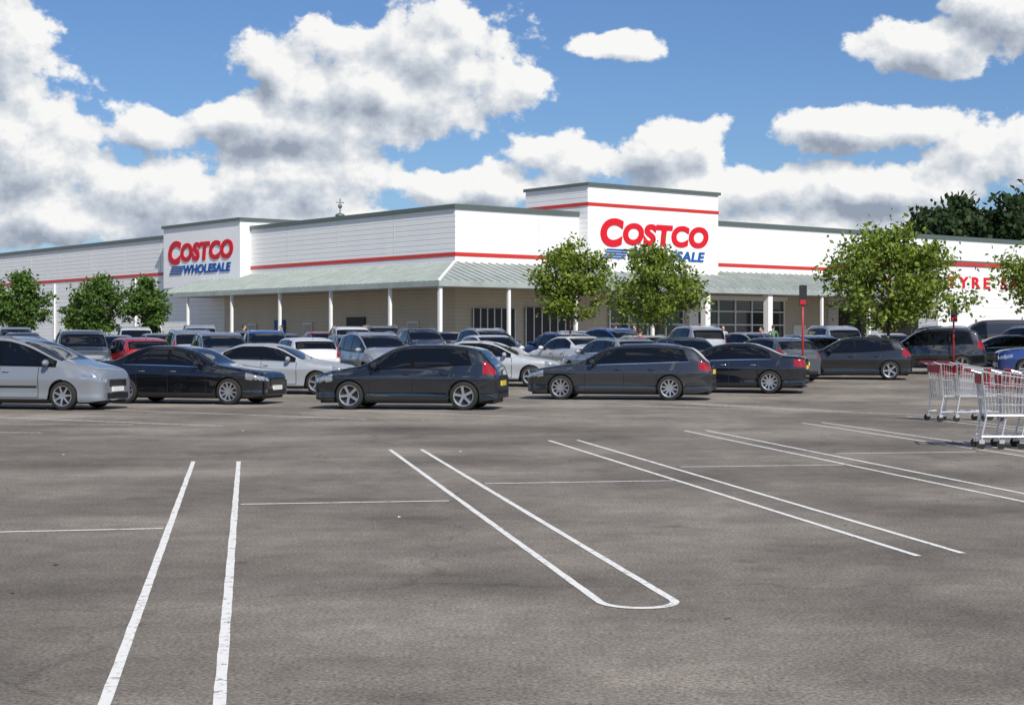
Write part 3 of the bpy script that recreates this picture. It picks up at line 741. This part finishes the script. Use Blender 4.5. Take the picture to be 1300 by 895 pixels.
# ------------------------------------------------------------ sun & sky
az=math.radians(159); el=math.radians(42)
Sd=Vector((math.sin(az)*math.cos(el),math.cos(az)*math.cos(el),math.sin(el)))
sl_=bpy.data.lights.new('sun','SUN'); sl_.energy=5.0; sl_.angle=math.radians(.5); sl_.color=(1,.955,.88)
so=bpy.data.objects.new('sun',sl_); COL.objects.link(so); so.rotation_euler=(-Sd).to_track_quat('-Z','Y').to_euler(); so.location=(0,-20,60)
W=bpy.data.worlds.new('World'); S.world=W; W.use_nodes=True; nt=W.node_tree
try: W.cycles.sampling_method='MANUAL'; W.cycles.sample_map_resolution=256
except Exception as e: print(e)
bg=nt.nodes['Background']; STR=.1; bg.inputs[1].default_value=STR
def wn(t,tree=nt,**k):
    n=tree.nodes.new(t)
    for a,v in k.items(): setattr(n,a,v)
    return n
G=bpy.data.node_groups.new('cloud_density','ShaderNodeTree')
G.interface.new_socket('Dir',in_out='INPUT',socket_type='NodeSocketVector'); G.interface.new_socket('D',in_out='OUTPUT',socket_type='NodeSocketFloat')
gi=wn('NodeGroupInput',G); go=wn('NodeGroupOutput',G)
def gm(op,a,b=None,c=None,tree=G,clamp=False):
    n=tree.nodes.new('ShaderNodeMath'); n.operation=op; n.use_clamp=clamp
    for i,x in enumerate((a,b,c)):
        if x is None: continue
        if isinstance(x,(int,float)): n.inputs[i].default_value=x
        else: tree.links.new(x,n.inputs[i])
    return n.outputs[0]
sp=wn('ShaderNodeSeparateXYZ',G); G.links.new(gi.outputs[0],sp.inputs[0])
azn=gm('ARCTAN2',sp.outputs[0],sp.outputs[1]); eln=gm('ARCSINE',sp.outputs[2])
cb=wn('ShaderNodeCombineXYZ',G); G.links.new(azn,cb.inputs[0]); G.links.new(eln,cb.inputs[1])
CL=[(0,60,70,100),(30,205,160,68),(60,285,170,40),(560,70,105,80),(470,110,130,72),(350,95,55,45),(370,165,120,42),(280,245,250,52),(190,175,70,24),
    (600,238,140,28),(735,205,72,36),(840,190,66,38),(910,245,140,34),(785,60,52,17),(1195,70,85,40),(1290,30,90,50),(1105,165,125,27),(1270,210,75,42),(1120,245,150,28),(650,290,750,28)]
acc=None
for cx_,cy_,rx_,ry_ in CL:
    a=math.atan((cx_-650)/2053); e=math.atan((430-cy_)/2053)
    s1=wn('ShaderNodeVectorMath',G,operation='MULTIPLY_ADD'); G.links.new(cb.outputs[0],s1.inputs[0]); s1.inputs[1].default_value=(2053/rx_,2053/ry_,0); s1.inputs[2].default_value=(-a*2053/rx_,-e*2053/ry_,0)
    s3=wn('ShaderNodeVectorMath',G,operation='LENGTH'); G.links.new(s1.outputs[0],s3.inputs[0])
    b=s3.outputs['Value']
    acc=b if acc is None else gm('SMOOTH_MIN',acc,b,.15)
acc=gm('MAXIMUM',gm('SUBTRACT',1.05,acc),-1.2)
def gnoise(scale,detail,rough,z=1.5,seed=0):
    mp=wn('ShaderNodeMapping',G); mp.inputs['Scale'].default_value=(1,1,z); mp.inputs['Location'].default_value=(seed,seed,0); G.links.new(gi.outputs[0],mp.inputs[0])
    n=wn('ShaderNodeTexNoise',G); n.inputs['Scale'].default_value=scale; n.inputs['Detail'].default_value=detail; n.inputs['Roughness'].default_value=rough; G.links.new(mp.outputs[0],n.inputs['Vector']); return n.outputs[0]
lo=gnoise(3.0,2,.5,2.0,4); gen=gm('MULTIPLY',gm('SUBTRACT',lo,.60),4.0)
absaz=gm('ABSOLUTE',azn); regA=gm('MULTIPLY',gm('SUBTRACT',absaz,.36),8,clamp=True); regE=gm('MULTIPLY',gm('SUBTRACT',eln,.23),8,clamp=True)
reg=gm('MAXIMUM',regA,regE)
biasn=gm('ADD',gm('MULTIPLY',acc,gm('SUBTRACT',1,reg)),gm('MULTIPLY',gen,reg))
n1=gm('MULTIPLY',gm('SUBTRACT',gnoise(26,8,.57,1.2,0),.5),2.9)
tot=gm('ADD',biasn,n1); G.links.new(tot,go.inputs[0])
tc=wn('ShaderNodeTexCoord')
def dens(off):
    g=wn('ShaderNodeGroup'); g.node_tree=G
    if off:
        a=wn('ShaderNodeVectorMath',operation='ADD'); a.inputs[1].default_value=off; nt.links.new(tc.outputs['Generated'],a.inputs[0]); nt.links.new(a.outputs[0],g.inputs[0])
    else: nt.links.new(tc.outputs['Generated'],g.inputs[0])
    return g.outputs[0]
d0=dens(None); d2=dens((.008,0,.012))
def wm(op,a,b=None,c=None,clamp=False): return gm(op,a,b,c,nt,clamp)
mr=wn('ShaderNodeMapRange',interpolation_type='SMOOTHSTEP'); nt.links.new(d0,mr.inputs[0]); mr.inputs[1].default_value=-.10; mr.inputs[2].default_value=.16; mask=mr.outputs[0]
sh=wm('ADD',.67,wm('MULTIPLY',wm('SUBTRACT',d0,d2),.48))
sh=wm('SUBTRACT',sh,wm('MULTIPLY',wm('MAXIMUM',wm('SUBTRACT',d2,.10),0),.32),clamp=True)
cr=wn('ShaderNodeValToRGB'); el_=cr.color_ramp.elements
el_[0].position=.05; el_[0].color=(.31,.36,.45,1); el_[1].position=.84; el_[1].color=(.96,.96,.95,1); q=el_.new(.48); q.color=(.60,.65,.72,1)
nt.links.new(sh,cr.inputs[0])
sc=wn('ShaderNodeVectorMath',operation='SCALE'); nt.links.new(cr.outputs[0],sc.inputs[0]); sc.inputs['Scale'].default_value=.98/STR
sky=wn('ShaderNodeTexSky',sky_type='NISHITA'); sky.sun_disc=False; sky.sun_elevation=el; sky.sun_rotation=az; sky.air_density=1.0; sky.dust_density=.3; sky.ozone_density=2.5
tint=wn('ShaderNodeVectorMath',operation='MULTIPLY'); nt.links.new(sky.outputs[0],tint.inputs[0]); tint.inputs[1].default_value=(.54,.69,.92)
mx=wn('ShaderNodeMix',data_type='RGBA'); nt.links.new(mask,mx.inputs[0]); nt.links.new(tint.outputs[0],mx.inputs[6]); nt.links.new(sc.outputs[0],mx.inputs[7])
nt.links.new(mx.outputs[2],bg.inputs[0])

# ------------------------------------------------------------ camera
cd=bpy.data.cameras.new('camera'); cam=bpy.data.objects.new('camera',cd); COL.objects.link(cam)
cam.location=(0,0,1.6); cam.rotation_euler=(math.radians(90),0,0)
cd.sensor_width=36; cd.lens=36*2053/1300; cd.shift_y=-17.5/1300; cd.clip_end=6000; cd.clip_start=.1
S.camera=cam
